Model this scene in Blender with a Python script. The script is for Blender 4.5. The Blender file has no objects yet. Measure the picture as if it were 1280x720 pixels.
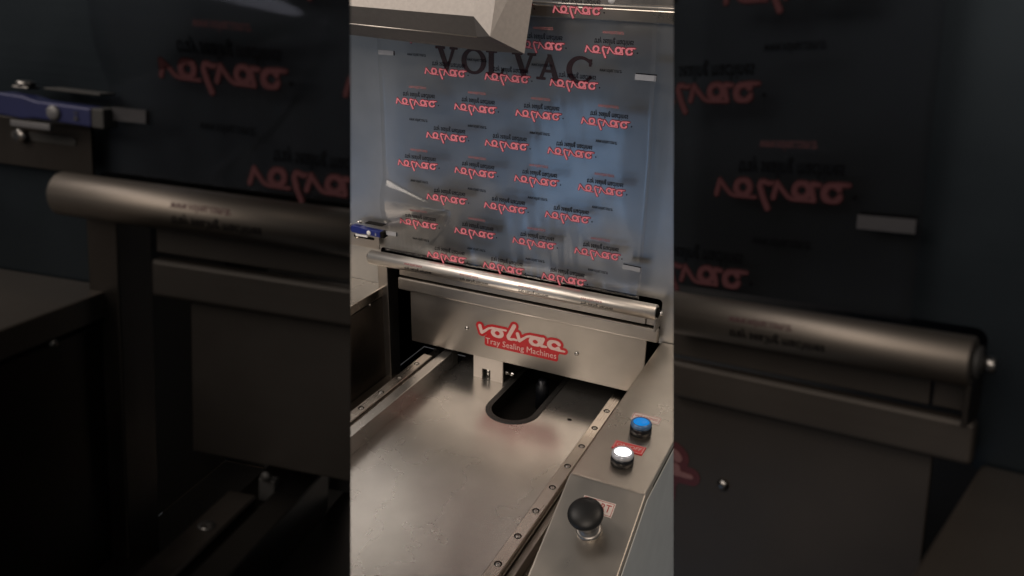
import bpy, bmesh, math, random
import numpy as np
from mathutils import Vector, Matrix, Euler

S = bpy.context.scene
COL = S.collection
PI = math.pi
random.seed(7)

# ------------------------------------------------------------------ camera
CAM_LOC = Vector((0.7811, -1.1196, 0.5026))
CAM_ROT = Euler((1.1788, -0.0199, 0.4378), 'XYZ')
FPX = 1042.58                                   # focal length in pixels of a 1280 px wide frame
cd = bpy.data.cameras.new('camera')
cam = bpy.data.objects.new('camera', cd)
COL.objects.link(cam)
cam.location = CAM_LOC
cam.rotation_euler = CAM_ROT
cd.sensor_width = 36.0
cd.lens = FPX / 1280 * 36.0
cd.clip_start = 0.02
cd.clip_end = 60
cd.dof.use_dof = True
cd.dof.focus_distance = 1.22
cd.dof.aperture_fstop = 7.5
S.camera = cam
CM = CAM_ROT.to_matrix()

# ------------------------------------------------------------------ world, lamps, exposure
w = bpy.data.worlds.new('World')
S.world = w
w.use_nodes = True
w.node_tree.nodes['Background'].inputs[0].default_value = (0.47, 0.47, 0.475, 1)
w.node_tree.nodes['Background'].inputs[1].default_value = 0.20


def area(name, loc, target, size, power, color, size_y=None, shape='RECTANGLE'):
    l = bpy.data.lights.new(name, 'AREA')
    l.shape = shape
    l.size = size
    l.size_y = size_y or size
    l.energy = power
    l.color = color
    o = bpy.data.objects.new(name, l)
    o.location = loc
    o.rotation_euler = (Vector(target) - Vector(loc)).to_track_quat('-Z', 'Y').to_euler()
    COL.objects.link(o)
    return o


area('hall_ceiling_lamp', (0.2, -3.2, 2.3), (0.25, 0.1, 0.0), 3.2, 75, (1.0, 0.86, 0.73), 1.6)
area('near_ceiling_lamp', (-0.95, -1.45, 2.1), (-0.1, 0.1, -0.05), 2.7, 37, (1.0, 0.89, 0.80), 0.7)
area('side_ceiling_lamp', (1.5, -0.1, 1.5), (0.5, -0.1, -0.1), 0.8, 5, (1.0, 0.82, 0.66), 0.4)
area('blue_reflection_fill', (-0.95, -1.9, -0.78), (-0.3, 0.13, -0.3), 2.3, 1.5, (0.24, 0.52, 1.0), 0.55)  # added unseen blue light; makes the blue reflections in wall and film
area('blue_reflection_oval', (-0.38, -1.75, -0.66), (0.29, 0.115, 0.05), 0.30, 0.48, (0.36, 0.62, 1.0), 0.55, 'ELLIPSE')  # added unseen ellipse of light for the oval blue reflection

S.view_settings.view_transform = 'Standard'
S.view_settings.look = 'None'
S.view_settings.exposure = 0
S.view_settings.gamma = 1

# ------------------------------------------------------------------ materials


def new_mat(name):
    m = bpy.data.materials.new(name)
    m.use_nodes = True
    nt = m.node_tree
    return m, nt, nt.nodes['Principled BSDF']


def steel(name, col, rough, grain_axis='X', var=0.05, bump=0.012, metallic=1.0, cloud=0.12, scale=1.0):
    """brushed sheet steel: fine grain along one axis, cloudy wear in the gloss"""
    m, nt, b = new_mat(name)
    N = nt.nodes
    L = nt.links.new
    tc = N.new('ShaderNodeTexCoord')
    mp = N.new('ShaderNodeMapping')
    f = {'X': (2.5, 800, 800), 'Y': (800, 2.5, 800), 'Z': (800, 800, 2.5)}[grain_axis]
    mp.inputs['Scale'].default_value = [v * scale for v in f]
    L(tc.outputs['Object'], mp.inputs[0])
    n1 = N.new('ShaderNodeTexNoise')
    n1.inputs['Scale'].default_value = 1
    n1.inputs['Detail'].default_value = 3
    L(mp.outputs[0], n1.inputs['Vector'])
    n2 = N.new('ShaderNodeTexNoise')
    n2.inputs['Scale'].default_value = 9
    n2.inputs['Detail'].default_value = 5
    L(tc.outputs['Object'], n2.inputs['Vector'])
    n3 = N.new('ShaderNodeTexNoise')
    n3.inputs['Scale'].default_value = 26
    n3.inputs['Detail'].default_value = 2
    L(tc.outputs['Object'], n3.inputs['Vector'])
    # roughness
    a = N.new('ShaderNodeMapRange')
    L(n1.outputs['Fac'], a.inputs['Value'])
    a.inputs['From Min'].default_value = .3
    a.inputs['From Max'].default_value = .7
    a.inputs['To Min'].default_value = rough - var * .5
    a.inputs['To Max'].default_value = rough + var * .5
    c = N.new('ShaderNodeMapRange')
    L(n2.outputs['Fac'], c.inputs['Value'])
    c.inputs['From Min'].default_value = .35
    c.inputs['From Max'].default_value = .65
    c.inputs['To Min'].default_value = -cloud * .5
    c.inputs['To Max'].default_value = cloud * .5
    ad = N.new('ShaderNodeMath')
    ad.operation = 'ADD'
    ad.use_clamp = True
    L(a.outputs[0], ad.inputs[0])
    L(c.outputs[0], ad.inputs[1])
    L(ad.outputs[0], b.inputs['Roughness'])
    # colour: slight handling marks
    mr = N.new('ShaderNodeMapRange')
    L(n3.outputs['Fac'], mr.inputs['Value'])
    mr.inputs['From Min'].default_value = .3
    mr.inputs['From Max'].default_value = .7
    mr.inputs['To Min'].default_value = .95
    mr.inputs['To Max'].default_value = 1.03
    mx = N.new('ShaderNodeVectorMath')
    mx.operation = 'SCALE'
    mx.inputs[0].default_value = col
    L(mr.outputs[0], mx.inputs['Scale'])
    L(mx.outputs[0], b.inputs['Base Color'])
    b.inputs['Metallic'].default_value = metallic
    return m


def plain(name, col, rough=0.5, metallic=0.0, emit=None, estr=0, coat=0, noise=0.06, spec=0.5):
    m, nt, b = new_mat(name)
    N = nt.nodes
    L = nt.links.new
    tc = N.new('ShaderNodeTexCoord')
    n = N.new('ShaderNodeTexNoise')
    n.inputs['Scale'].default_value = 160
    n.inputs['Detail'].default_value = 3
    L(tc.outputs['Object'], n.inputs['Vector'])
    mr = N.new('ShaderNodeMapRange')
    mr.inputs['From Min'].default_value = .3
    mr.inputs['From Max'].default_value = .7
    mr.inputs['To Min'].default_value = 1 - noise
    mr.inputs['To Max'].default_value = 1 + noise
    L(n.outputs['Fac'], mr.inputs['Value'])
    mx = N.new('ShaderNodeVectorMath')
    mx.operation = 'SCALE'
    mx.inputs[0].default_value = col
    L(mr.outputs[0], mx.inputs['Scale'])
    L(mx.outputs[0], b.inputs['Base Color'])
    b.inputs['Roughness'].default_value = rough
    b.inputs['Metallic'].default_value = metallic
    b.inputs['Specular IOR Level'].default_value = spec
    b.inputs['Coat Weight'].default_value = coat
    if emit:
        b.inputs['Emission Color'].default_value = (*emit, 1)
        b.inputs['Emission Strength'].default_value = estr
    return m


def film_mat(name, tint, milk, gloss_col, gloss=0.16, rough=0.12, milk_fac=0.03):
    """clear packaging film: mostly see-through, a little milky, glossy"""
    m = bpy.data.materials.new(name)
    m.use_nodes = True
    nt = m.node_tree
    N = nt.nodes
    L = nt.links.new
    N.clear()
    out = N.new('ShaderNodeOutputMaterial')
    tr = N.new('ShaderNodeBsdfTransparent')
    tr.inputs[0].default_value = (*tint, 1)
    df = N.new('ShaderNodeBsdfDiffuse')
    df.inputs[0].default_value = (*milk, 1)
    gl = N.new('ShaderNodeBsdfGlossy')
    gl.inputs['Color'].default_value = (*gloss_col, 1)
    gl.inputs['Roughness'].default_value = rough
    tc = N.new('ShaderNodeTexCoord')
    nz = N.new('ShaderNodeTexNoise')
    mp = N.new('ShaderNodeMapping')
    mp.inputs['Scale'].default_value = (14, 14, 4)
    L(tc.outputs['Object'], mp.inputs[0])
    nz.inputs['Scale'].default_value = 1.6
    nz.inputs['Detail'].default_value = 3
    L(mp.outputs[0], nz.inputs['Vector'])
    bp = N.new('ShaderNodeBump')
    bp.inputs['Strength'].default_value = 0.10
    bp.inputs['Distance'].default_value = 0.004
    L(nz.outputs['Fac'], bp.inputs['Height'])
    L(bp.outputs[0], gl.inputs['Normal'])
    m1 = N.new('ShaderNodeMixShader')
    m1.inputs[0].default_value = milk_fac
    L(tr.outputs[0], m1.inputs[1])
    L(df.outputs[0], m1.inputs[2])
    lw = N.new('ShaderNodeFresnel')
    lw.inputs[0].default_value = 1.5
    mu = N.new('ShaderNodeMath')
    mu.operation = 'MULTIPLY'
    mu.use_clamp = True
    mu.inputs[1].default_value = gloss * 10
    L(lw.outputs[0], mu.inputs[0])
    m2 = N.new('ShaderNodeMixShader')
    L(mu.outputs[0], m2.inputs[0])
    L(m1.outputs[0], m2.inputs[1])
    L(gl.outputs[0], m2.inputs[2])
    L(m2.outputs[0], out.inputs[0])
    return m


STEEL = (0.53, 0.49, 0.445)
BRIGHT = dict(
    wall=steel('brushed_wall_steel', (0.49, 0.495, 0.495), .38, 'X', var=.015, cloud=.05),
    panel=steel('brushed_panel_steel', STEEL, .40, 'X'),
    bed=steel('satin_bed_steel', (0.495, 0.475, 0.45), .27, 'X', metallic=.90, cloud=.05, var=.0),
    plate=steel('brushed_plate_steel', (0.64, 0.575, 0.50), .31, 'Y', var=.008, cloud=.14),
    frame=steel('frame_steel', (0.40, 0.375, 0.35), .38, 'Z'),
    roller=steel('polished_roller_steel', (0.88, 0.83, 0.77), .38, 'X', bump=.004, cloud=.06),
    rail=steel('ground_rail_steel', (0.60, 0.55, 0.50), .27, 'Y'),
    bolt=plain('bolt_steel', (0.62, 0.60, 0.57), .22, 1.0),
    dark=plain('dark_interior', (0.006, 0.0055, 0.005), .7, spec=.1),  # near-black: shade of recesses and gaps put into the colour; black parts too
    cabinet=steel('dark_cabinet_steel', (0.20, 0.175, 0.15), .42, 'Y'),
    ink=plain('lettering_dark_fill', (0.060, 0.007, 0.016), .7, spec=.05),  # darkness behind the cut-out letters put into the colour
    pink=plain('film_print_pink', (0.88, 0.27, 0.325), .5, spec=.2),
    red=plain('film_print_red', (0.20, 0.02, 0.03), .5, spec=.2),
    black=plain('film_print_black', (0.005, 0.005, 0.008), .6, spec=.1),
    faint=plain('film_print_faint_red', (0.40, 0.15, 0.15), .5),
    tab=plain('edge_marker_grey', (0.36, 0.37, 0.40), .4),
    sticker=plain('sticker_red', (0.60, 0.020, 0.027), .35),
    stickerink=plain('sticker_pale_ink', (0.86, 0.62, 0.57), .4),
    film=film_mat('printed_film', (0.90, 0.90, 0.90), (0.34, 0.34, 0.34), (0.95, 0.95, 0.96)),
    blue=plain('anodised_blue', (0.008, 0.020, 0.17), .34, 0.2),
    white=plain('white_plastic', (0.75, 0.75, 0.76), .35),
)
DIM = dict(  # same materials darkened; dimness of the side copies put into the colours
    wall=steel('dimmed_wall_steel', (0.018, 0.023, 0.028), .45, 'X'),
    panel=steel('dimmed_panel_steel', (0.030, 0.0255, 0.022), .50, 'X', metallic=.6),
    bed=steel('dimmed_bed_steel', (0.03, 0.028, 0.026), .40, 'X'),
    plate=steel('dimmed_plate_steel', (0.045, 0.038, 0.032), .45, 'Y', metallic=.7),
    frame=steel('dimmed_frame_steel', (0.030, 0.027, 0.025), .45, 'Z'),
    roller=steel('dimmed_roller_steel', (0.115, 0.102, 0.09), .5, 'X', bump=.004, cloud=.05),
    rail=steel('dimmed_rail_steel', (0.085, 0.075, 0.068), .34, 'Y'),
    bolt=plain('dimmed_bolt_steel', (0.16, 0.155, 0.15), .3, 1.0),
    dark=plain('dimmed_interior', (0.004, 0.004, 0.004), .7),
    cabinet=steel('dimmed_cabinet_steel', (0.030, 0.026, 0.023), .45, 'Y'),
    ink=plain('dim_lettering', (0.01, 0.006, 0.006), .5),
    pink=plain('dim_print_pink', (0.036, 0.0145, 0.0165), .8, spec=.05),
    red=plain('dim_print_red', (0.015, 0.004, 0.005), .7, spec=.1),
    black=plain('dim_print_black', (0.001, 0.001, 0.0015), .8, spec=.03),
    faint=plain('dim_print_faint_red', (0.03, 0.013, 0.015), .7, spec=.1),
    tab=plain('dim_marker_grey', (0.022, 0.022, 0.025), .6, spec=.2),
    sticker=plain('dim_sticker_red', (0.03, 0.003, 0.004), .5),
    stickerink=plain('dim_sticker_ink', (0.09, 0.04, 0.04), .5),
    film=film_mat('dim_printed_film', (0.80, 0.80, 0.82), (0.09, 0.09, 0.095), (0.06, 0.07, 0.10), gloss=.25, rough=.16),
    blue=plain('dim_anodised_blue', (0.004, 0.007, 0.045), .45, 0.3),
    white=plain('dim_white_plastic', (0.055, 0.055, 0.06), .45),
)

# ------------------------------------------------------------------ mesh helpers


def bm_new():
    return bmesh.new()


def add_box(bm, x0, x1, y0, y1, z0, z1, bevel=0.0, seg=2):
    r = bmesh.ops.create_cube(bm, size=1)
    vs = r['verts']
    for v in vs:
        v.co = Vector((x0 + (v.co.x + .5) * (x1 - x0), y0 + (v.co.y + .5) * (y1 - y0), z0 + (v.co.z + .5) * (z1 - z0)))
    if bevel:
        es = list({e for v in vs for e in v.link_edges})
        bmesh.ops.bevel(bm, geom=es, offset=bevel, segments=seg, affect='EDGES', profile=.5)
    return bm


def add_lathe(bm, prof, origin, axis=(0, 0, 1), n=40, mats=None):
    """prof: (radius, height) list revolved round axis through origin"""
    q = Vector((0, 0, 1)).rotation_difference(Vector(axis).normalized())
    rings = []
    for r, h in prof:
        ring = []
        if r < 1e-6:
            ring = [bm.verts.new(Vector(origin) + q @ Vector((0, 0, h)))]
        else:
            for k in range(n):
                a = 2 * PI * k / n
                ring.append(bm.verts.new(Vector(origin) + q @ Vector((r * math.cos(a), r * math.sin(a), h))))
        rings.append(ring)
    for i in range(len(rings) - 1):
        A, B = rings[i], rings[i + 1]
        for k in range(n):
            k2 = (k + 1) % n
            if len(A) == 1 and len(B) == 1:
                continue
            if len(A) == 1:
                f = bm.faces.new((A[0], B[k], B[k2]))
            elif len(B) == 1:
                f = bm.faces.new((A[k], A[k2], B[0]))
            else:
                f = bm.faces.new((A[k], A[k2], B[k2], B[k]))
            f.smooth = True
            if mats:
                f.material_index = mats[i]
    if len(rings[0]) > 1:
        bm.faces.new(list(reversed(rings[0])))
    if len(rings[-1]) > 1:
        bm.faces.new(rings[-1])
    return bm


def add_prism(bm, poly, axis, a0, a1, bevel=0.0, seg=2):
    """poly: 2-D outline in the two other axes (in axis order), extruded along axis"""
    def p3(u, v, a):
        return {'X': (a, u, v), 'Y': (u, a, v), 'Z': (u, v, a)}[axis]
    A = [bm.verts.new(p3(u, v, a0)) for u, v in poly]
    B = [bm.verts.new(p3(u, v, a1)) for u, v in poly]
    fs = [bm.faces.new(A), bm.faces.new(list(reversed(B)))]
    n = len(poly)
    for i in range(n):
        fs.append(bm.faces.new((A[i], B[i], B[(i + 1) % n], A[(i + 1) % n])))
    bmesh.ops.recalc_face_normals(bm, faces=fs)
    if bevel:
        es = list({e for f in fs for e in f.edges})
        bmesh.ops.bevel(bm, geom=es, offset=bevel, segments=seg, affect='EDGES', profile=.5)
    return bm


def add_tube(bm, pts, r, n=10):
    pts = [Vector(p) for p in pts]
    rings = []
    for i, p in enumerate(pts):
        t = (pts[min(i + 1, len(pts) - 1)] - pts[max(i - 1, 0)]).normalized()
        q = Vector((0, 0, 1)).rotation_difference(t)
        rings.append([bm.verts.new(p + q @ Vector((r * math.cos(2 * PI * k / n), r * math.sin(2 * PI * k / n), 0))) for k in range(n)])
    for A, B in zip(rings, rings[1:]):
        for k in range(n):
            f = bm.faces.new((A[k], A[(k + 1) % n], B[(k + 1) % n], B[k]))
            f.smooth = True
    bm.faces.new(list(reversed(rings[0])))
    bm.faces.new(rings[-1])
    return bm


def rounded(x0, x1, y0, y1, r, n=6, corners=(1, 1, 1, 1)):
    out = []
    for i, (cx, cy, a) in enumerate(((x1 - r, y1 - r, 0), (x0 + r, y1 - r, 90), (x0 + r, y0 + r, 180), (x1 - r, y0 + r, 270))):
        if corners[i]:
            for k in range(n + 1):
                t = math.radians(a + 90 * k / n)
                out.append((cx + r * math.cos(t), cy + r * math.sin(t)))
        else:
            out.append(((x1, y1), (x0, y1), (x0, y0), (x1, y0))[i])
    return out


# ---- flat lettering: a shape given as a distance function, meshed by marching squares
def seg_d(P, a, b, r0, r1):
    a = np.array(a)
    b = np.array(b)
    d = b - a
    t = np.clip(((P - a) @ d) / (d @ d), 0, 1)
    return np.linalg.norm(P - (a + t[..., None] * d), axis=-1) - (r0 + (r1 - r0) * t)


def poly_d(P, pts, rs):
    o = None
    for i in range(len(pts) - 1):
        s = seg_d(P, pts[i], pts[i + 1], rs[i], rs[i + 1])
        o = s if o is None else np.minimum(o, s)
    return o


def sdf_cells(f, x0, x1, y0, y1, h):
    """polygons (lists of 2-D points) filling f<0"""
    nx = int((x1 - x0) / h) + 1
    ny = int((y1 - y0) / h) + 1
    X, Y = np.meshgrid(x0 + h * np.arange(nx + 1), y0 + h * np.arange(ny + 1), indexing='ij')
    D = f(np.stack([X, Y], -1))
    verts, faces, key = [], [], {}

    def vid(k, p):
        if k not in key:
            key[k] = len(verts)
            verts.append(p)
        return key[k]
    for i in range(nx):
        for j in range(ny):
            c = [(i, j), (i + 1, j), (i + 1, j + 1), (i, j + 1)]
            d = [D[q] for q in c]
            if min(d) >= 0:
                continue
            poly = []
            for k in range(4):
                a, b = c[k], c[(k + 1) % 4]
                da, db = d[k], d[(k + 1) % 4]
                if da < 0:
                    poly.append(vid(a, (X[a], Y[a])))
                if (da < 0) != (db < 0):
                    t = da / (da - db)
                    t = min(max(t, .02), .98)
                    kk = (min(a, b), max(a, b))
                    poly.append(vid(kk, (X[a] + t * (X[b] - X[a]), Y[a] + t * (Y[b] - Y[a]))))
            if len(poly) >= 3:
                faces.append(poly)
    return verts, faces


def arc(cx, cy, rx, ry, a0, a1, n=14):
    return [(cx + rx * math.cos(math.radians(a0 + (a1 - a0) * k / n)), cy + ry * math.sin(math.radians(a0 + (a1 - a0) * k / n))) for k in range(n + 1)]


def script_logo(P):
    """the connected script word, x height 1, about 10.5 wide"""
    o = poly_d(P, [(.14, .92), (.38, .14)], [.17, .15])
    m = np.minimum
    o = m(o, poly_d(P, [(.38, .12), (.75, .40), (1.25, .82), (1.7, .98), (3.4, 1.02)], [.13, .11, .085, .085, .075]))
    e = arc(2.35, .46, .56, .42, 0, 360, 22)
    o = m(o, poly_d(P, e, [.10 + .10 * abs(math.cos(2 * PI * k / 22)) for k in range(23)]))
    o = m(o, poly_d(P, [(4.42, 1.78), (3.72, .34)], [.19, .18]))
    o = m(o, poly_d(P, [(3.72, .34), (3.78, .12), (4.05, .06), (4.45, .16), (4.75, .12)], [.18, .15, .11, .09, .08]))
    o = m(o, poly_d(P, [(4.85, .92), (5.10, .14)], [.17, .15]))
    o = m(o, poly_d(P, [(5.10, .12), (5.45, .40), (5.95, .82), (6.4, .98), (8.0, 1.0)], [.13, .11, .085, .085, .08]))
    e = arc(7.02, .44, .56, .40, 0, 360, 22)
    o = m(o, poly_d(P, e, [.10 + .09 * abs(math.cos(2 * PI * k / 22)) for k in range(23)]))
    o = m(o, poly_d(P, [(7.95, .95), (7.68, .22), (7.80, .08), (8.35, .10)], [.16, .16, .13, .07]))
    e = arc(9.3, .52, .62, .44, 28, 318, 20)
    o = m(o, poly_d(P, e, [.17 if k < 2 else .10 + .12 * abs(math.cos(math.radians(28 + 290 * k / 20))) for k in range(21)]))
    o = m(o, poly_d(P, [(8.95, .10), (9.8, .03), (10.5, .03)], [.11, .10, .06]))
    return o


def film_logo(P):
    y = P[..., 1]
    y = np.where(y > 1, 1 + (y - 1) * 1.35, y)
    return script_logo(np.stack([P[..., 0] / .76, y], -1)) - .005


def box_d(P, x0, x1, y0, y1, r=0.0):
    c = np.array([(x0 + x1) / 2, (y0 + y1) / 2])
    hh = np.array([(x1 - x0) / 2 - r, (y1 - y0) / 2 - r])
    q = np.abs(P - c) - hh
    return np.linalg.norm(np.maximum(q, 0), axis=-1) + np.minimum(q.max(-1), 0) - r


def para_d(P, pts):
    """convex polygon, counter-clockwise"""
    o = None
    n = len(pts)
    for i in range(n):
        a = np.array(pts[i], float)
        b = np.array(pts[(i + 1) % n], float)
        d = (b - a) / np.linalg.norm(b - a)
        s = (P - a) @ np.array([d[1], -d[0]])
        o = s if o is None else np.maximum(o, s)
    return o


def serif_letter(ch):
    m = np.minimum
    if ch == 'V':
        def f(P):
            o = para_d(P, [(.10, .98), (.44, 0), (.50, 0), (.56, .12), (.27, .98)])
            o = m(o, para_d(P, [(.47, .04), (.50, 0), (.83, .98), (.75, .98)]))
            o = m(o, box_d(P, 0, .38, .95, 1.0))
            return m(o, box_d(P, .64, .94, .95, 1.0))
        return f, .95
    if ch == 'O':
        def f(P):
            q = P - np.array([.5, .5])
            out = np.linalg.norm(q / np.array([.50, .52]), axis=-1) - 1
            inn = np.linalg.norm(q / np.array([.345, .47]), axis=-1) - 1
            o = np.maximum(out, -inn) * .4
            return np.maximum(o, .022 - np.abs(P[..., 0] - .5 - .06 * (P[..., 1] - .5)))   # stencil bridges
        return f, 1.0
    if ch == 'L':
        def f(P):
            o = box_d(P, .12, .28, .02, .98)
            o = m(o, box_d(P, 0, .42, .95, 1.0))
            o = m(o, box_d(P, 0, .66, 0, .055))
            return m(o, para_d(P, [(.60, .02), (.66, 0), (.72, .25), (.69, .25)]))
        return f, .74
    if ch == 'A':
        def f(P):
            o = para_d(P, [(.70, .02), (.87, .02), (.54, 1.0), (.44, 1.0)])
            o = m(o, para_d(P, [(.13, .02), (.21, .02), (.50, .93), (.46, .98)]))
            o = m(o, box_d(P, .26, .70, .32, .37))
            o = m(o, box_d(P, .02, .34, 0, .05))
            o = m(o, box_d(P, .60, .98, 0, .05))
            return np.maximum(o, .02 - np.abs(P[..., 0] - .46))if False else o
        return f, 1.0

    def f(P):
        q = P - np.array([.5, .5])
        out = np.linalg.norm(q / np.array([.50, .52]), axis=-1) - 1
        inn = np.linalg.norm((q - np.array([.05, 0])) / np.array([.40, .465]), axis=-1) - 1
        o = np.maximum(out, -inn) * .4
        gap = para_d(P, [(.62, .5), (1.1, .10), (1.1, .84), (.80, .76)])
        o = np.maximum(o, -gap)
        return m(o, para_d(P, [(.86, .70), (.90, .70), (.92, .93), (.86, .93)]))
    return f, .92


def text_mesh(body, size, tight=1.0, bold=0.0):
    cu = bpy.data.curves.new('lettering', 'FONT')
    cu.body = body
    cu.size = size
    cu.align_x = 'CENTER'
    cu.align_y = 'CENTER'
    cu.space_character = tight
    cu.resolution_u = 2
    cu.offset = bold
    o = bpy.data.objects.new('lettering', cu)
    COL.objects.link(o)
    dg = bpy.context.evaluated_depsgraph_get()
    me = bpy.data.meshes.new_from_object(o.evaluated_get(dg))
    vs = [tuple(v.co[:2]) for v in me.vertices]
    fs = [list(p.vertices) for p in me.polygons]
    bpy.data.objects.remove(o)
    bpy.data.curves.remove(cu)
    bpy.data.meshes.remove(me)
    return vs, fs


def flat(bm, shape, place, mat=0):
    """add a 2-D shape; place maps (u, v) to a point"""
    vs, fs = shape
    V = [bm.verts.new(place(u, v)) for u, v in vs]
    for f in fs:
        try:
            q = bm.faces.new([V[i] for i in f])
            q.material_index = mat
        except ValueError:
            pass


# ------------------------------------------------------------------ objects: linking, cutting, tagging
class Ctx:
    """one machine: where it stands, what it is made of, where its end cover cuts it"""
    def __init__(self, root, base, mats, cut=None, keep=None):
        self.root, self.base, self.m, self.cut, self.lean = root, Vector(base), mats, cut, False


def put(ctx, name, bm, mats, parent=None, label=None):
    if ctx.lean:
        # the film leans away from the wall towards its reel above
        for v in bm.verts:
            x, y, z = v.co
            d = .009 + .034 * max(0, min(1, (z + .03) / .45))
            k = d / 1.24
            v.co = (x + k * (.78 - x), y - d, z + k * (.50 - z))
    if ctx.cut:
        co, no = ctx.cut
        g = list(bm.verts) + list(bm.edges) + list(bm.faces)
        r = bmesh.ops.bisect_plane(bm, geom=g, dist=1e-6, plane_co=co, plane_no=no, clear_outer=True)
        ce = [e for e in r['geom_cut'] if isinstance(e, bmesh.types.BMEdge)]
        if not bm.verts:
            bm.free()
            return None
        if ce:
            try:
                bmesh.ops.holes_fill(bm, edges=ce, sides=0)
            except Exception:
                pass
    if not isinstance(mats, (list, tuple)):
        mats = [mats]
    if parent is not None and parent is not ctx.root:
        off = ctx.base
        loc = Vector()
    else:
        off = ctx.base
        loc = Vector()
    for v in bm.verts:
        v.co -= off
    me = bpy.data.meshes.new(name)
    bm.to_mesh(me)
    bm.free()
    for mm in mats:
        me.materials.append(mm)
    o = bpy.data.objects.new(name, me)
    COL.objects.link(o)
    o.location = loc
    o.parent = parent if parent is not None else ctx.root
    if label:
        o['label'] = label
    return o


def thing(name, label, cat, mat=None, base=(0, 0, 0), group=None):
    o = bpy.data.objects.new(name, None)
    o.empty_display_size = .05
    COL.objects.link(o)
    o.matrix_world = (mat or Matrix()) @ Matrix.Translation(base)
    o['label'] = label
    o['category'] = cat
    if group:
        o['group'] = group
    return o


# ------------------------------------------------------------------ the machine (coordinates of the middle machine)
WY = 0.130                     # front of the steel wall
OPX0, OPX1, OPZ = -0.0672, 0.4815, -0.034     # opening in the wall
PZ = -0.1087                   # worktop level
BED = -0.260
RAILZ = -0.226
FX0, FX1 = -0.0475, 0.4460     # film edges


def film_y(x, z):
    """how far the film's front lies at x, z (it hangs a little uneven)"""
    y = 0.1225 - 0.0008 * math.sin(z * 23 + x * 4) - 0.0006 * math.sin(x * 31 + z * 9)
    # tension wrinkles that run up from the roller and down from the top
    lo = max(0, 1 - (z + .034) / .12)
    y += (0.00034 * lo + 0.00004) * math.sin(x * 190 + 3 * math.sin(x * 23) + z * 30)
    y += 0.0006 * math.sin(x * 47 + z * 19 + 2 * math.sin(z * 13)) * (0.25 + 0.75 * abs(math.sin(x * 7 + 1)))
    if z < 0.02:
        t = min((0.02 - z) / 0.05, 1)
        y -= 0.004 * t * t
    # pucker running in from the left edge to a tip
    u = 0.0832 - x
    if u > 0:
        zc = 0.0612
        hw = 0.33 * u + 0.0008
        k = 1 - ((z - zc) / hw) ** 2
        if k > 0:
            y -= 0.105 * u * k * min(1, u / .015)
    # curled edges
    for e, sg in ((FX0, 1), (FX1, -1)):
        d = (x - e) * sg
        if d < .008:
            y -= .0045 * ((.008 - d) / .008) ** 2
    # soft crease that bends down from the tip
    if -0.036 < z < 0.06:
        t = (0.0612 - z) / 0.097
        xc = 0.0845 - 0.075 * t ** 1.7
        d = abs(x - xc)
        if d < .004:
            y -= .0011 * (1 - d / .004)
    return y


def wall_x(ctx):
    return (-0.26, 0.64)


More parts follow.
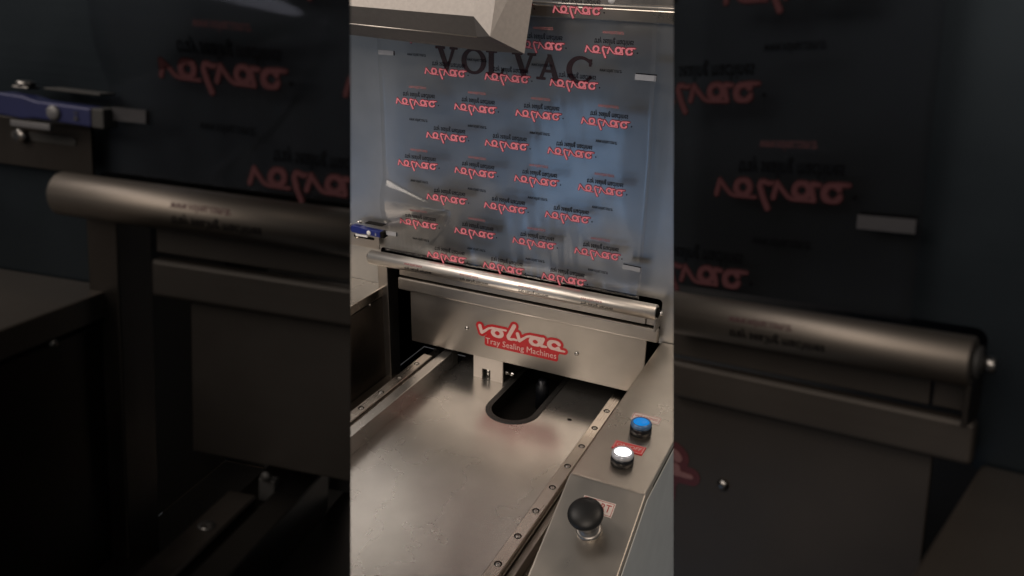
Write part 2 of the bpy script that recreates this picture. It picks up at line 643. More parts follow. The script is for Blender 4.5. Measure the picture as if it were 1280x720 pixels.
def build_core(ctx, x0=-0.26, x1=0.64, letters=True, left=True, right=True, sticker=True, pz=-.2145):
    m = ctx.m
    out = {}
    # steel wall with the opening at its foot
    bm = bm_new()
    r = .007
    poly = [(x0, PZ - .004), (x0, .3976), (x1, .3976), (x1, PZ - .004), (OPX1, PZ - .004)]
    poly += [(OPX1 - r + r * math.cos(t), OPZ - r + r * math.sin(t)) for t in [PI / 2 * k / 5 for k in range(6)]]
    poly += [(OPX0 + r - r * math.sin(t), OPZ - r + r * math.cos(t)) for t in [PI / 2 * k / 5 for k in range(6)]]
    poly += [(OPX0, PZ - .004)]
    add_prism(bm, poly, 'Y', WY, WY + .002)
    out['wall'] = wall = put(ctx, 'back_wall', bm, m['wall'])
    if letters and wall:
        lx = 0.0600
        zb, ht = 0.3038, 0.0375
        starts = [(.0600, 'V'), (.1098, 'O'), (.1545, 'L'), (.2010, 'V'), (.2440, 'A'), (.2960, 'C')]
        for sx, ch in starts:
            f, wd = serif_letter(ch)
            sh = sdf_cells(lambda P: f(P) - .034, -.06, 1.06, -.06, 1.06, .022)
            bm = bm_new()
            flat(bm, sh, lambda u, v, sx=sx: (sx + u * .0425, WY - .0006, zb + v * ht))
            put(ctx, 'letter', bm, m['ink'], wall)
    # header above the wall: folded lip, bright rolled edge, shadow gap
    bm = bm_new()
    add_box(bm, x0, x1, .1215, .1315, .3982, .4165, .0015)
    out['header'] = put(ctx, 'header_panel', bm, m['plate'])
    bm = bm_new()
    add_tube(bm, [(x0, .1215, .4195), (x1, .1215, .4195)], .0022)
    put(ctx, 'rolled_edge', bm, m['roller'])
    bm = bm_new()
    add_box(bm, x0, x1, .1235, .1315, .4225, .56, .001)
    put(ctx, 'upper_panel', bm, m['frame'])
    # housing behind the opening
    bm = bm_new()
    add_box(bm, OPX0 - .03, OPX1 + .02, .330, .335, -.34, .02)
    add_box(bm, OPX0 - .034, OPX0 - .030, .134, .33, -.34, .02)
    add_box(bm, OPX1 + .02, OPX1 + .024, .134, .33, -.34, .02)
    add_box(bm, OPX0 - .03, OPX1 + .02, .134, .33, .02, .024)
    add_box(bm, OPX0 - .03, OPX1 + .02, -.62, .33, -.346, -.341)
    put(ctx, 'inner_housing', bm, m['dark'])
    # roller
    bm = bm_new()
    R = .0130
    ry, rz = .100, -.0448
    xa, xb = -.0701, .4812
    add_lathe(bm, [(R - .0012, 0), (R, .0012), (R, xb - xa - .0012), (R - .0012, xb - xa)], (xa, ry, rz), (1, 0, 0), 64)
    rol = put(ctx, 'film_roller', bm, m['roller'])
    out['roller'] = rol
    if rol:
        if right:
            bm = bm_new()
            add_lathe(bm, [(.0085, 0), (.0085, .003), (.0045, .003), (.0045, .0045)], (xb, ry, rz), (1, 0, 0), 20)
            put(ctx, 'end_collar', bm, m['dark'], rol)
            bm = bm_new()
            add_lathe(bm, [(.0042, 0), (.0042, .0045), (.0032, .0055), (0, .0055)], (xb + .0045, ry, rz), (1, 0, 0), 16)
            put(ctx, 'shaft_nut', bm, m['bolt'], rol)
        if left:
            bm = bm_new()
            add_lathe(bm, [(.0085, 0), (.0085, -.003), (.0045, -.003), (.0045, -.006)], (xa, ry, rz), (1, 0, 0), 20)
            put(ctx, 'end_collar', bm, m['dark'], rol)
    # brackets that carry the roller
    if right:
        bm = bm_new()
        add_box(bm, .4785, .4815, .098, .1295, -.080, -.0575, .0006)
        put(ctx, 'roller_bracket', bm, m['frame'])
    # guide bar and crossbar under the roller
    bm = bm_new()
    add_box(bm, -.020, .4585, .119, .124, -.0785, -.050, .0006)
    add_box(bm, .4600, .4780, .120, .124, -.0785, -.050, .0006)
    put(ctx, 'guide_bar', bm, m['panel'])
    bm = bm_new()
    add_box(bm, -.0205, .4832, .1130, .1235, -.1060, -.0815, .0028, 3)
    put(ctx, 'crossbar', bm, m['panel'])
    # front panel
    bm = bm_new()
    add_box(bm, -.0008, .4622, .1250, .1290, pz, -.105, .0008)
    pan = put(ctx, 'front_panel', bm, m['panel'])
    out['panel'] = pan
    if pan:
        for rx, rzz in ((.1209, -.1612), (.3392, -.1635)):
            bm = bm_new()
            add_lathe(bm, [(.0042, 0), (.0040, .0012), (.0028, .0026), (.0012, .0031), (0, .0032)], (rx, .1250, rzz), (0, -1, 0), 20)
            put(ctx, 'rivet', bm, m['bolt'], pan)
        if sticker:
            # die-cut sticker: red outline, script word and a caption under it
            U = .01625
            ox, oz = .1455, -.1652

            def plate(P):
                o = script_logo(P) - .34
                o = np.minimum(o, box_d(P, .75, 9.8, -1.42, -.1, .3))
                o = np.minimum(o, box_d(P, 1.0, 9.9, -.6, .6, .2))
                return o

            def pl(dy, k=1.0, tx=0):
                return lambda u, v: (ox + u * U, .125 - dy, oz + v * U - .0000 * u)
            bm = bm_new()
            flat(bm, sdf_cells(plate, -.5, 11.3, -1.7, 2.4, .07), pl(.0005), 0)
            flat(bm, sdf_cells(lambda P: script_logo(P) - .045, -.3, 10.9, -.35, 2.2, .05), pl(.0009), 1)
            tv, tf = text_mesh('Tray Sealing Machines', 1.0)
            tw = max(v[0] for v in tv) - min(v[0] for v in tv)
            k = 8.7 / tw
            flat(bm, ([(5.25 + u * k, -.78 + v * k * 1.04) for u, v in tv], tf), pl(.0009), 1)
            put(ctx, 'sticker', bm, [m['sticker'], m['stickerink']], pan)
    return out


def film_print(ctx, film, x0=-.08, x1=.46, zmin=-.03, zmax=.42):
    """the printed pattern: mirrored script word with caption, alternating with a web address"""
    m = ctx.m
    logo = sdf_cells(film_logo, -.3, 8.4, -.35, 2.0, .06)
    line = sdf_cells(lambda P: film_logo(P) - .10, -.5, 8.6, -.6, 2.2, .075)
    cap = text_mesh('tray sealing machines', 1.0, 1.0, .014)
    web = text_mesh('www.volvac.com.tr', 1.0, 1.0, .016)
    cw = max(v[0] for v in cap[0]) - min(v[0] for v in cap[0])
    ww = max(v[0] for v in web[0]) - min(v[0] for v in web[0])

    def on(dy, cx, cz):
        return lambda u, v: (cx + u, film_y(cx + u, cz + v) - dy, cz + v)
    U = .0100
    for ix in range(-2, 6):
        for iz in range(-2, 9):
            odd = iz % 2
            cx = .0235 + ix * .1142 + (.0585 if odd else 0)
            cz = .0283 + iz * .0545 + random.uniform(-.0007, .0007)
            cx += -.0012 * iz * 0
            if cx - .045 > FX0 and cx + .045 < FX1 + .004 and -.028 < cz < .42:
                bm = bm_new()
                flat(bm, ([((u - 3.95) * U, -(v - .60) * U) for u, v in line[0]], line[1]), on(.0009, cx, cz), 1)
                flat(bm, ([((u - 3.95) * U, -(v - .60) * U) for u, v in logo[0]], logo[1]), on(.0014, cx, cz), 0)
                k = .062 / cw
                flat(bm, ([(u * k + .006, .0128 - v * k * 1.75) for u, v in cap[0]], cap[1]), on(.0011, cx, cz), 2)
                flat(bm, ([(4.35 * U + .0012 * math.cos(a), -.0005 + .0012 * math.sin(a)) for a in [2 * PI * q / 8 for q in range(8)]], [list(range(8))]), on(.0011, cx, cz), 2)
                put(ctx, 'printed_logo', bm, [m['pink'], m['red'], m['black']], film)
            if not odd:
                for dz, mm in ((-.0295, 'black'), (.0262, 'faint')):
                    zz = cz + dz
                    if not (cx - .03 > FX0 and cx + .03 < FX1 and -.025 < zz < .42):
                        continue
                    bm = bm_new()
                    k = (.036 if mm == 'black' else .034) / ww
                    flat(bm, ([(u * k + .004, -v * k * 1.9) for u, v in web[0]], web[1]), on(.0011, cx, zz), 0)
                    put(ctx, 'web_address', bm, m[mm], film)
    # marks at the film's edges
    for xa, xb, za, zb in ((.4120, .4435, .0118, .0195), (.4090, .4430, .3165, .3250), (-.0460, -.0145, .3225, .3300), (-.0460, -.0225, -.0032, .0045)):
        bm = bm_new()
        flat(bm, ([(xa, za), (xb, za), (xb, zb), (xa, zb)], [[0, 1, 2, 3]]), lambda u, v: (u, film_y(u, v) - .0016, v), 0)
        flat(bm, ([(xb - .0025, za), (xb, za), (xb, zb), (xb - .0025, zb)], [[0, 1, 2, 3]]), lambda u, v: (u, film_y(u, v) - .0020, v), 1)
        if xa > .2:
            flat(bm, ([(xa + .001, zb), (xb, zb), (xb, zb + .0018), (xa + .001, zb + .0018)], [[0, 1, 2, 3]]), lambda u, v: (u, film_y(u, v) - .0018, v), 1)
        put(ctx, 'edge_marker', bm, [m['tab'], m['black']], film)


def build_film(ctx, name, label, mat, zmax=.45, base=(.2, .1, -.04)):
    root_ctx = ctx
    bm = bm_new()
    nx, nz = 200, 200
    zs = [-.0345 + (zmax + .0345) * k / nz for k in range(nz + 1)]
    xs = [FX0 + (FX1 - FX0) * k / nx for k in range(nx + 1)]

    def lean(z):
        return 0
    G = [[bm.verts.new((x + (-.010 * max(0, min(1, (z - .2) / .22)) if x > .2 else 0) * ((x - .2) / .25), film_y(x, z), z)) for x in xs] for z in zs]
    for j in range(nz):
        for i in range(nx):
            f = bm.faces.new((G[j][i], G[j][i + 1], G[j + 1][i + 1], G[j + 1][i]))
            f.smooth = True
    return bm


def add_film(ctx, label, mat, zmax=.45):
    """the film sheet is a thing of its own; its prints and edge marks are its parts"""
    bm = build_film(ctx, 'printed_film', label, mat, zmax)
    b = Vector((.2, .1, -.04))
    root = thing('printed_film', label, 'film', ctx.root_matrix, b, 'sheets of printed packaging film')
    fc = Ctx(root, b, ctx.m, ctx.cut)
    fc.lean = True
    put(fc, 'film_sheet', bm, ctx.m['film'])
    film_print(fc, None)
    return root


def add_sensor(ctx, label):
    m = ctx.m
    b = Vector((-.13, .129, -.03))
    root = thing('film_sensor', label, 'sensor', ctx.root_matrix @ Matrix.Translation((.010, 0, .0030)), b)
    fc = Ctx(root, b, m)
    bm = bm_new()
    # stubby tapered body along X, tilted a little
    add_prism(bm, [(-.1230, .0005), (-.1190, -.0050), (-.1020, -.0060), (-.0930, -.0048), (-.0560, -.0062), (-.0560, .0048), (-.0920, .0054), (-.1010, .0074), (-.1190, .0080)], 'Y', .098, .112, .0010)
    body = put(fc, 'sensor_body', bm, m['blue'])
    bm = bm_new()
    add_box(bm, -.0560, -.0480, .0985, .1125, -.0064, .0050, .0008)
    put(fc, 'end_cap', bm, m['dark'])
    bm = bm_new()
    add_lathe(bm, [(.0044, 0), (.0044, .0012), (.0030, .0022), (0, .0023)], (-.0800, .098, -.0002), (0, -1, 0), 18)
    put(fc, 'adjusting_screw', bm, m['white'])
    bm = bm_new()
    add_box(bm, -.0665, -.0640, .0972, .0982, -.0030, -.0008)
    add_box(bm, -.0665, -.0640, .0972, .0982, .0010, .0018)
    put(fc, 'indicator', bm, m['tab'])
    bm = bm_new()
    add_lathe(bm, [(.0065, 0), (.0065, .010), (.005, .012), (0, .012)], (-.1235, .105, .0020), (-1, 0, 0), 16)
    put(fc, 'cable_gland', bm, m['white'])
    bm = bm_new()
    add_box(bm, -.1120, -.0850, .0995, .1030, -.0112, -.0074, .0006)
    put(fc, 'label_strip', bm, m['white'])
    bm = bm_new()
    add_box(bm, -.115, -.104, .106, .116, .0105, .0122, .0006)
    add_lathe(bm, [(.0055, 0), (.0055, .0022), (.004, .003), (0, .003)], (-.1095, .111, .0122), (0, 0, 1), 16)
    put(fc, 'top_screw', bm, m['bolt'])
    bm = bm_new()
    add_box(bm, -.098, -.060, .112, .1265, .0110, .0124, .0004)
    put(fc, 'top_plate', bm, m['dark'])
    # slotted bracket plate below
    bm = bm_new()
    add_box(bm, -.160, -.0720, .1180, .1210, -.0385, -.0085, .0006)
    br = put(fc, 'bracket_plate', bm, m['frame'])
    if br:
        bm = bm_new()
        add_prism(bm, rounded(-.128, -.082, -.0215, -.0165, .0024), 'Y', .1172, .1176)
        put(fc, 'slot', bm, m['dark'], br)
        bm = bm_new()
        add_lathe(bm, [(.0045, 0), (.0045, .003), (0, .0032)], (-.1190, .1168, -.0190), (0, -1, 0), 6)
        put(fc, 'bolt', bm, m['bolt'], br)
    return root


def roller_print(ctx, rol):
    """print of the film that runs round the front of the roller"""
    if not rol:
        return
    m = ctx.m
    cap = text_mesh('tray sealing machines', 1.0, 1.0, .014)
    web = text_mesh('www.volvac.com.tr', 1.0, 1.0, .016)
    R, ry, rz = .0130 + .00025, .100, -.0448

    def wrap(cx, ang):
        def g(u, v):
            a = ang + v / R
            return (cx + u, ry - R * math.cos(a), rz + R * math.sin(a))
        return g
    cw = max(v[0] for v in cap[0]) - min(v[0] for v in cap[0])
    ww = max(v[0] for v in web[0]) - min(v[0] for v in web[0])
    for k in range(4):
        cx = .030 + .1142 * k
        s = .038 / ww
        bm = bm_new()
        flat(bm, ([(u * s, -v * s * 1.4) for u, v in web[0]], web[1]), wrap(cx, .36))
        put(ctx, 'web_address', bm, m['faint'], rol)
        s = .056 / cw
        bm = bm_new()
        flat(bm, ([(u * s, -v * s * 1.3) for u, v in cap[0]], cap[1]), wrap(cx + .010, -.30))
        put(ctx, 'caption', bm, m['black'], rol)


def build_left(ctx, ybed=-.62):
    """post, worktop, cabinet side and left rail"""
    m = ctx.m
    bm = bm_new()
    add_box(bm, -.0662, -.0445, .1150, .150, -.42, -.058, .0012)
    put(ctx, 'post', bm, m['frame'])
    bm = bm_new()
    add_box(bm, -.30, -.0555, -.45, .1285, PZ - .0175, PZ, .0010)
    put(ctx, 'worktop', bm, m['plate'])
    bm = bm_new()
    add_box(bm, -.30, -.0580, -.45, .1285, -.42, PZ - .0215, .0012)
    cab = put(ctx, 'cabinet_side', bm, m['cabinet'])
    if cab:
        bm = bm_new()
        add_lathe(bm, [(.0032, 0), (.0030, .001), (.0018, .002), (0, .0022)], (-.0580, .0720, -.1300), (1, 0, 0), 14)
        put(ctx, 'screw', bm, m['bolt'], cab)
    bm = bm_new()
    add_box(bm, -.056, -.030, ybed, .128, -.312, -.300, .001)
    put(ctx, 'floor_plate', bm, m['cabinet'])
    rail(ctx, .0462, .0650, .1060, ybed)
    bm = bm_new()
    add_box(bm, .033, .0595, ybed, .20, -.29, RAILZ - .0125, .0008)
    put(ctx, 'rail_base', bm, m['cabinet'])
    bm = bm_new()
    add_box(bm, .0625, .0822, ybed, .16, -.29, RAILZ - .001, .0012)
    put(ctx, 'inner_ledge', bm, m['bed'])
    bm = bm_new()
    add_lathe(bm, [(.0035, 0), (.0033, .002), (0, .003)], (.0560, .119, -.2185), (0, -1, 0), 12)
    add_box(bm, .0500, .0615, .1195, .126, -.238, -.2215, .001)
    put(ctx, 'rail_stop', bm, m['dark'])


def rail(ctx, cx, y0, yend, ybed):
    m = ctx.m
    bm = bm_new()
    hw = .0098
    z = RAILZ
    prof = [(cx - hw, z - .0125), (cx - hw, z - .0012), (cx - hw + .0012, z), (cx + hw - .0012, z), (cx + hw, z - .0012), (cx + hw, z - .004), (cx + hw - .0014, z - .0065), (cx + hw, z - .009), (cx + hw, z - .0125)]
    add_prism(bm, prof, 'Y', ybed, yend)
    rl = put(ctx, 'guide_rail', bm, m['rail'])
    if not rl:
        return
    k = 0
    while y0 - .06 * k > ybed + .02:
        y = y0 - .06 * k
        bm = bm_new()
        # counterbore: dark ring with a bolt head sunk in it
        add_lathe(bm, [(.0052, .0003), (.0052, .0005), (0, .0005)], (cx, y, z), (0, 0, 1), 20)
        o = put(ctx, 'bolt_hole', bm, m['dark'], rl)
        if o:
            bm = bm_new()
            add_lathe(bm, [(.0036, .0006), (.0036, .0009), (.0019, .0009), (.0017, .0007), (0, .0007)], (cx + .0006, y - .0012, z), (0, 0, 1), 16)
            put(ctx, 'bolt', bm, m['bolt'], rl)
        k += 1


def build_plate(ctx, yfront=-.42, side=True):
    """folded steel control console on the right"""
    m = ctx.m
    bm = bm_new()
    xa, xb = .4858, .5853
    yb = -.290
    zf = PZ + .5 * (yfront - yb)
    prof = [(.1285, PZ), (yb, PZ), (yfront, zf), (yfront - .003, zf - .05), (yfront + .02, -.42), (.1285, -.42)]
    add_prism(bm, prof, 'X', xa, xb, .0022, 3)
    return put(ctx, 'control_console', bm, m['plate'])


# ================================================================== THE MIDDLE MACHINE
BASE = (.21, .0, -.42)
root = thing('tray_sealing_machine', 'brightly lit stainless tray sealing machine in the middle with red sticker on its front panel', 'machine', None, BASE, 'tray sealing machines')
C0 = Ctx(root, BASE, BRIGHT)
C0.root_matrix = Matrix()
core = build_core(C0)
roller_print(C0, core['roller'])
build_left(C0)

# bed with its capsule slot
bm = bm_new()
bx0, bx1, by0, by1 = .0815, .4098, -.62, .30
sx, sr, sy0, sy1 = .2530, .0475, .050, .195


def capsule(cx, r, ya, yb, n=18):
    return [(cx + r * math.cos(a), ya + r * math.sin(a)) for a in [PI + PI * k / n for k in range(n + 1)]] + \
           [(cx + r * math.cos(a), yb + r * math.sin(a)) for a in [PI * k / n for k in range(n + 1)]]


hole = capsule(sx, sr, sy0, sy1)
outer = [(bx0, by0), (bx1, by0), (bx1, by1), (bx0, by1)]
vo = [bm.verts.new((x, y, BED)) for x, y in outer]
vh = [bm.verts.new((x, y, BED)) for x, y in hole]
es = [bm.edges.new((vo[i], vo[(i + 1) % 4])) for i in range(4)] + [bm.edges.new((vh[i], vh[(i + 1) % len(vh)])) for i in range(len(vh))]
bmesh.ops.triangle_fill(bm, edges=es, use_beauty=True)
bmesh.ops.recalc_face_normals(bm, faces=bm.faces)
for f in bm.faces:
    if f.normal.z < 0:
        f.normal_flip()
r = bmesh.ops.extrude_face_region(bm, geom=list(bm.faces))
for v in [g for g in r['geom'] if isinstance(g, bmesh.types.BMVert)]:
    v.co.z -= .004
bmesh.ops.recalc_face_normals(bm, faces=bm.faces)
bed = put(C0, 'bed_plate', bm, BRIGHT['bed'])
RUB = plain('black_rubber', (0.020, 0.019, 0.018), .55)
bm = bm_new()
hi = capsule(sx, sr - .0085, sy0, sy1)
ho = capsule(sx, sr + .002, sy0, sy1)
n = len(hi)
for ring in (0,):
    A = [bm.verts.new((x, y, BED + .0012)) for x, y in ho]
    B = [bm.verts.new((x, y, BED + .0020)) for x, y in capsule(sx, sr - .0015, sy0, sy1)]
    Cc = [bm.verts.new((x, y, BED + .0012)) for x, y in hi]
    D = [bm.verts.new((x, y, BED - .030)) for x, y in hi]
    E0 = [bm.verts.new((x, y, BED + .0002)) for x, y in ho]
    for q_, (P_, Q_) in enumerate(((E0, A), (A, B), (B, Cc), (Cc, D))):
        for i in range(n):
            bm.faces.new((P_[i], P_[(i + 1) % n], Q_[(i + 1) % n], Q_[i])).material_index = 1 if q_ == 3 else 0
bmesh.ops.recalc_face_normals(bm, faces=bm.faces)
put(C0, 'slot_gasket', bm, [RUB, BRIGHT['dark']], bed)
bm = bm_new()
add_prism(bm, capsule(sx, sr + .004, sy0, sy1), 'Z', BED - .045, BED - .031)
put(C0, 'slot_floor', bm, BRIGHT['dark'], bed)
bm = bm_new()
add_prism(bm, [(.355 + .004 * math.cos(a), .062 + .0028 * math.sin(a)) for a in [2 * PI * k / 14 for k in range(14)]], 'Z', BED + .0003, BED + .0006)
put(C0, 'drain_hole', bm, BRIGHT['dark'], bed)

bm = bm_new()
add_box(bm, .0826, .4096,   .205, .209, BED + .0004, -.12)
put(C0, 'gap_blackout_plate', bm, BRIGHT['dark'])  # added black sheet; keeps the gap under the front panel dark

# shaft standing in the slot, seen as a dark form
bm = bm_new()
add_lathe(bm, [(.012, 0), (.012, .05), (.008, .052), (.008, .06), (0, .06)], (sx + .022, .128, BED - .034), (0, 0, 1), 20)
put(C0, 'plunger', bm, plain('slot_dark_shaft', (.008, .009, .012), .35, .5))  # darkness of the slot put into the shaft's colour

# right rail, its seat and the strip beside it
rail(C0, .4199, .0643, .20, -.62)
bm = bm_new()
add_box(bm, .4105, .4290, -.62, .20, -.275, RAILZ - .0125, .0006)
put(C0, 'rail_base', bm, BRIGHT['cabinet'])
bm = bm_new()
add_box(bm, .4298, .4400, -.62, .20, -.275, -.243, .0012)
put(C0, 'side_strip', bm, BRIGHT['panel'])
bm = bm_new()
add_box(bm, .4402, .4850, -.62, .20, -.275, -.262, .0006)
put(C0, 'side_gutter', bm, BRIGHT['cabinet'])

con = build_plate(C0)
# cabinet side below the console
bm = bm_new()
add_box(bm, .5800, .5857, -.26, .1285, -.42, PZ - .0060)
put(C0, 'console_core', bm, BRIGHT['dark'])
bm = bm_new()
prof = [(.1285, PZ - .0075), (-.290, PZ - .0075), (-.417, PZ - .0072 - .0635), (-.418, PZ - .12), (-.398, -.42), (.1285, -.42)]
add_prism(bm, prof, 'X', .5858, .5875, .0005, 1)
put(C0, 'console_side', bm, steel('pale_side_steel', (0.70, 0.72, 0.70), .5, 'Z', metallic=.25))

# bracket that hangs below the front panel
PALE = steel('pale_bracket_steel', (0.74, 0.67, 0.60), .45, 'Z', metallic=.45)
bm = bm_new()
add_prism(bm, [(.1335, -.2625), (.1520, -.2625), (.1520, -.2395), (.1690, -.2395), (.1690, -.2630), (.1950, -.2630), (.1950, -.205), (.1335, -.205)], 'Y', .1265, .1305, .0005, 1)
hb = put(C0, 'hanging_bracket', bm, PALE)
bm = bm_new()
add_lathe(bm, [(.0048, 0), (.0048, .006), (.0038, .007), (0, .007)], (.1605, .140, -.2430), (0, -1, 0), 16)
add_lathe(bm, [(.0040, 0), (.0040, .020)], (.1605, .137, -.2600), (0, 0, 1), 14)
put(C0, 'hex_bolt', bm, BRIGHT['bolt'], hb)
bm = bm_new()
add_lathe(bm, [(.0042, 0), (.0042, .003), (.0030, .003), (.0030, .006), (.0046, .006), (.0046, .017), (.0036, .018), (0, .018)], (.1960, .140, -.2435), (1, 0, 0), 16)
put(C0, 'side_bolt', bm, BRIGHT['bolt'], hb)
bm = bm_new()
add_lathe(bm, [(.0060, 0), (.0060, .004), (.0040, .006), (0, .007)], (.1330, .142, -.2350), (-1, 0, 0), 16)
put(C0, 'round_nut', bm, BRIGHT['bolt'], hb)

# white dot at the very top of the wall
bm = bm_new()
add_lathe(bm, [(.0055, 0), (.0055, .001), (.0035, .0026), (0, .003)], (.3640, .1235, .4275), (0, -1, 0), 18)
put(C0, 'header_bolt', bm, BRIGHT['white'])

# ---- buttons and label plates on the console
LBL_W = plain('label_white', (0.84, 0.74, 0.68), .25)
LBL_R = plain('label_red', (0.72, 0.06, 0.06), .3)
INK_R = plain('label_ink_red', (0.50, 0.05, 0.05), .5)
INK_W = plain('label_ink_white', (0.82, 0.66, 0.62), .5)
BEZ = plain('bezel_black', (0.010, 0.011, 0.014), .25)
RING = plain('clear_ring', (0.62, 0.64, 0.70), .15, .2)
RINGB = plain('clear_blue_ring', (0.10, 0.22, 0.42), .12, .2)
LENSB = plain('blue_lens', (0.005, 0.20, 0.56), .2, emit=(0.0, .26, .85), estr=.45)
LENSW = plain('white_lens', (0.85, 0.85, 0.86), .2, emit=(1, 1, 1), estr=1.8)


def label_plate(x0, x1, y0, y1, text, back, ink, slope=False, edge=None, name='label_plate'):
    def P(u, v, h):
        y = (y0 + y1) / 2 + v
        x = (x0 + x1) / 2 + u
        if slope:
            n = Vector((0, -.5, 1)).normalized()
            z = PZ + .5 * (y + .290)
            return Vector((x, y, z)) + n * h
        return Vector((x, y, PZ + h))
    hw, hh = (x1 - x0) / 2, (y1 - y0) / 2
    bm = bm_new()
    q = [(-hw, -hh), (hw, -hh), (hw, hh), (-hw, hh)]
    lo = [bm.verts.new(P(u, v, .0002)) for u, v in q]
    up = [bm.verts.new(P(u * .985, v * .97, .0012)) for u, v in q]
    bm.faces.new(up)
    for i in range(4):
        bm.faces.new((lo[i], lo[(i + 1) % 4], up[(i + 1) % 4], up[i]))
    # engraved frame line
    for (ua, va, ub, vb) in ((-.93, .86, .93, .80), (-.93, -.80, .93, -.86), (-.93, -.86, -.90, .86), (.90, -.86, .93, .86)):
        flat(bm, ([(ua * hw, va * hh), (ub * hw, va * hh), (ub * hw, vb * hh), (ua * hw, vb * hh)], [[0, 1, 2, 3]]), lambda u, v: P(u, v, .0015), 1)
    tv, tf = text_mesh(text, 1.0)
    tw = max(v[0] for v in tv) - min(v[0] for v in tv)
    k = (x1 - x0) * .80 / tw
    kv = min(k * 1.25, (y1 - y0) * .75)
    flat(bm, ([(u * k, v * kv) for u, v in tv], tf), lambda u, v: P(u, v, .0016), 1)
    return put(C0, name, bm, [back, ink], None)


l1 = label_plate(.5143, .5552, -.1305, -.1122, 'WARNING', LBL_W, INK_R)
l1['label'] = 'pale label plate with red lettering behind the blue button'
l2 = label_plate(.5143, .5562, -.2125, -.1927, 'ON/OFF', LBL_R, INK_W)
l2['label'] = 'red label plate reading ON/OFF behind the white button'
l3 = label_plate(.5140, .5550, -.3285, -.3110, 'START', LBL_W, INK_R, True)
l3['label'] = 'pale START label plate behind the black knob'


def push_button(x, y, lens, label):
    bm = bm_new()
    add_lathe(bm, [(.0148, 0), (.0148, .0100), (.0138, .0112)], (x, y, PZ), (0, 0, 1), 40)
    b = put(C0, 'push_button', bm, BEZ, None, label)
    bm = bm_new()
    add_lathe(bm, [(.0142, .0113), (.0144, .0150), (.0132, .0172), (.0112, .0176), (.0108, .0160)], (x, y, PZ), (0, 0, 1), 40)
    put(C0, 'bezel_ring', bm, RINGB if lens is LENSB else RING, b)
    bm = bm_new()
    add_lathe(bm, [(.0112, .0130), (.0112, .0165), (.0100, .0176), (.006, .0184), (0, .0187)], (x, y, PZ), (0, 0, 1), 40)
    put(C0, 'lens', bm, lens, b)


push_button(.538, -.1597, LENSB, 'round push button with a blue lens')
push_button(.538, -.2400, LENSW, 'round push button with a lit white lens')

# black mushroom knob on the sloping part
n = Vector((0, -.5, 1)).normalized()
kb = Vector((.5345, -.3475, PZ + .5 * (-.3475 + .290)))
bm = bm_new()
add_lathe(bm, [(.0155, 0), (.0155, .003), (.0135, .0045), (.0120, .0045), (.0120, .012)], kb, n, 36)
kn = put(C0, 'mushroom_button', bm, BRIGHT['frame'], None, 'black mushroom push button on a chrome stem')
bm = bm_new()
prof = [(.0092, .012)]
for k in range(4):
    h = .0125 + .0035 * k
    prof += [(.0118, h), (.0122, h + .0010), (.0118, h + .0020), (.0095, h + .0024), (.0095, h + .0032)]
add_lathe(bm, prof, kb, n, 32)
put(C0, 'chrome_stem', bm, plain('worn_chrome', (0.36, 0.34, 0.32), .32, 1.0), kn)
bm = bm_new()
rk = .0212
prof = [(.0110, .029), (.0165, .0305)]
prof += [(rk * math.cos(t), .0385 + (.0072 if t < 0 else .0085) * math.sin(t)) for t in [math.radians(a) for a in range(-50, 91, 10)]]
prof[-1] = (0, .0470)
add_lathe(bm, prof, kb, n, 48)
put(C0, 'knob_cap', bm, plain('knob_black', (0.012, 0.012, 0.012), .42), kn)

# ---- film and sensor of the middle machine
add_film(C0, 'clear film with bright pink print hanging in front of the lettered steel wall', None)
add_sensor(C0, 'small blue film sensor beside the left edge of the brightly lit film')

# ---- folded cover that leans out over the film
HB = Vector((.10, .02, .38))
hood = thing('folded_cover', 'folded pale metal cover hanging over the top of the film', 'cover', None, HB)
HC = Ctx(hood, HB, BRIGHT)
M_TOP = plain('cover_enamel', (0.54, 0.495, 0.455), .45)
M_FACE = plain('cover_shaded_face', (0.115, 0.105, 0.098), .5)  # darker copy of the cover's enamel; shade on the lower faces put in


def cam_at(x, y, yy):
    d = CM @ Vector(((x - 640) / FPX, -(y - 360) / FPX, -1))
    t = (yy - CAM_LOC.y) / d.y
    return CAM_LOC + d * t


A = cam_at(592, 20.5, .000)
B_ = cam_at(612.5, 45.5, -.010)
D_ = cam_at(655.5, 67.0, .042)
HF = cam_at(590, 45.5, .012)
LEFT = Vector((-1, 0, 0))
UP = Vector((.005, .035, .16))
bm = bm_new()


def quad(bm, pts, mi=0):
    f = bm.faces.new([bm.verts.new(p) for p in pts])
    f.material_index = mi
    return f


A0 = cam_at(300, -4.5, .000)
quad(bm, [A0, A, A + UP, A0 + UP])
quad(bm, [A, B_, B_ + UP + Vector((.006, 0, .02)), A + UP])
bmesh.ops.recalc_face_normals(bm, faces=bm.faces)
bmesh.ops.remove_doubles(bm, verts=bm.verts, dist=1e-5)
put(HC, 'cover_front', bm, M_TOP)
bm = bm_new()
quad(bm, [B_, D_, D_ + Vector((.0165, .020, .175)), B_ + UP + Vector((.006, 0, .02))])
put(HC, 'cover_side', bm, M_TOP)
bm = bm_new()
F1 = cam_at(596, 46.0, .020)
F0 = cam_at(300, 15.5, .020)
quad(bm, [A0, F0, F1, A])
quad(bm, [A, F1, B_])
bmesh.ops.remove_doubles(bm, verts=bm.verts, dist=1e-5)
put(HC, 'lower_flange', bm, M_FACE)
bm = bm_new()
add_tube(bm, [F0, F1], .0011, 8)
put(HC, 'hem', bm, BRIGHT['panel'])
bm = bm_new()
G0 = F0 + Vector((0, .022, -.0085))
G1 = cam_at(600, 63.0, .045)
G0 = cam_at(300, 27.0, .045)
quad(bm, [F0, G0, G1, F1])
quad(bm, [F1, G1, D_, B_])
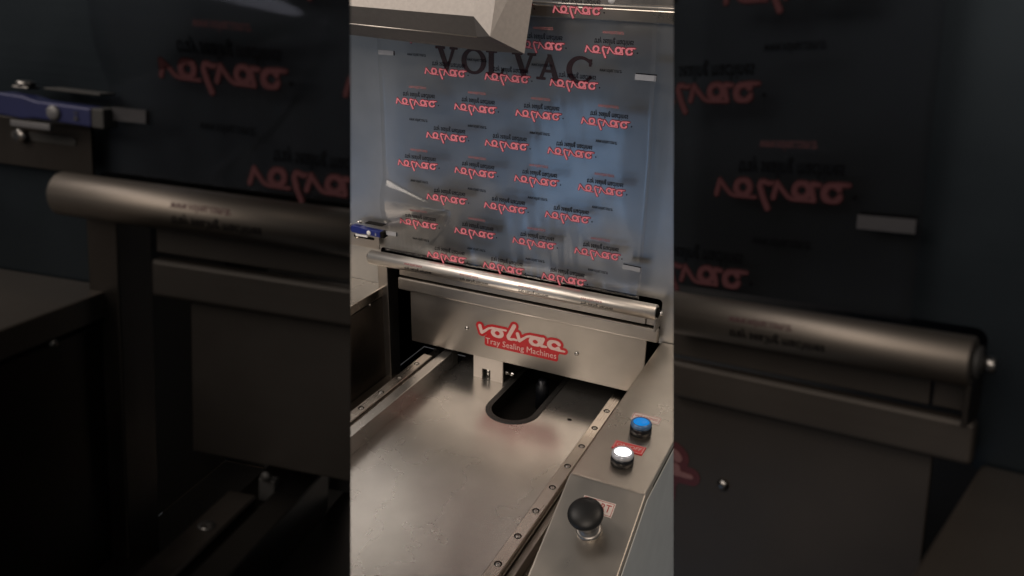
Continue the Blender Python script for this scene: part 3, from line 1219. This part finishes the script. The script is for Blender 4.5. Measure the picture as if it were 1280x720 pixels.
bmesh.ops.remove_doubles(bm, verts=bm.verts, dist=1e-5)
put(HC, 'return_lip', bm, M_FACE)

# ================================================================== TWO NEAR COPIES OF THE MACHINE IN DARKENED COLOURS, LEFT AND RIGHT


def edge_plane(px, sign):
    """plane of a near machine's end cover; it stands along the gap through which one looks at the middle machine"""
    a = CM @ Vector(((px - 640) / FPX, 0, -1))
    b = CM @ Vector((0, 1, 0))
    nn = a.cross(b).normalized()
    right = CM @ Vector((1, 0, 0))
    if nn.dot(right) * sign < 0:
        nn = -nn
    return nn


def near_machine(rot, t, c0, px, sign, label, side):
    A = Euler([math.radians(v) for v in rot], 'XYZ').to_matrix().to_4x4()
    T = Matrix.Translation(t) @ A @ Matrix.Translation(-Vector(c0))
    nn = edge_plane(px, sign)
    inv = T.inverted()
    co = inv @ CAM_LOC
    no = (inv.to_3x3() @ nn).normalized()
    base = Vector((.0, .1, -.42)) if side == 'L' else Vector((.46, .1, -.42))
    rt = thing('tray_sealing_machine', label, 'machine', T, base, 'tray sealing machines')
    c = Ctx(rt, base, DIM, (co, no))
    c.root_matrix = T
    return c, T, nn


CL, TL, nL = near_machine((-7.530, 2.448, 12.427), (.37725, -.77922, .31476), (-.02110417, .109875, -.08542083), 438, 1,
                          'darkened copy of the tray sealing machine at left with dimmed roller, post and blue film sensor', 'L')
CL.m = dict(DIM, panel=steel('dimmed_left_panel_steel', (0.014, 0.012, 0.0105), .5, 'X', metallic=.6))  # left panel darker still; its shading put into the colour
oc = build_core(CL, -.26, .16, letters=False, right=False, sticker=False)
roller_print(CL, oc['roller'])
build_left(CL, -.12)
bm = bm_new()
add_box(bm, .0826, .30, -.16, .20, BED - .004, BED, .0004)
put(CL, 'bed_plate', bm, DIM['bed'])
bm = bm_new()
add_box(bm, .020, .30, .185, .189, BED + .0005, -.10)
put(CL, 'gap_blackout_plate', bm, DIM['dark'])  # added black sheet; closes the bright slit below the panel
add_film(CL, 'darkened film sheet at left with dark pink print above the dimmed roller', None)
add_sensor(CL, 'darkened blue film sensor at far left against the dark wall')

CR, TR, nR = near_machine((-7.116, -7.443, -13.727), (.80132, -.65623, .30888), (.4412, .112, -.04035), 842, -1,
                          'darkened copy of the tray sealing machine at right with the nut end of its dimmed roller', 'R')
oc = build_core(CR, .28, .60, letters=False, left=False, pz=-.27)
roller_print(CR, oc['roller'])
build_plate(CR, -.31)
add_film(CR, 'darkened film sheet at right with grey edge marker above the dimmed roller', None)
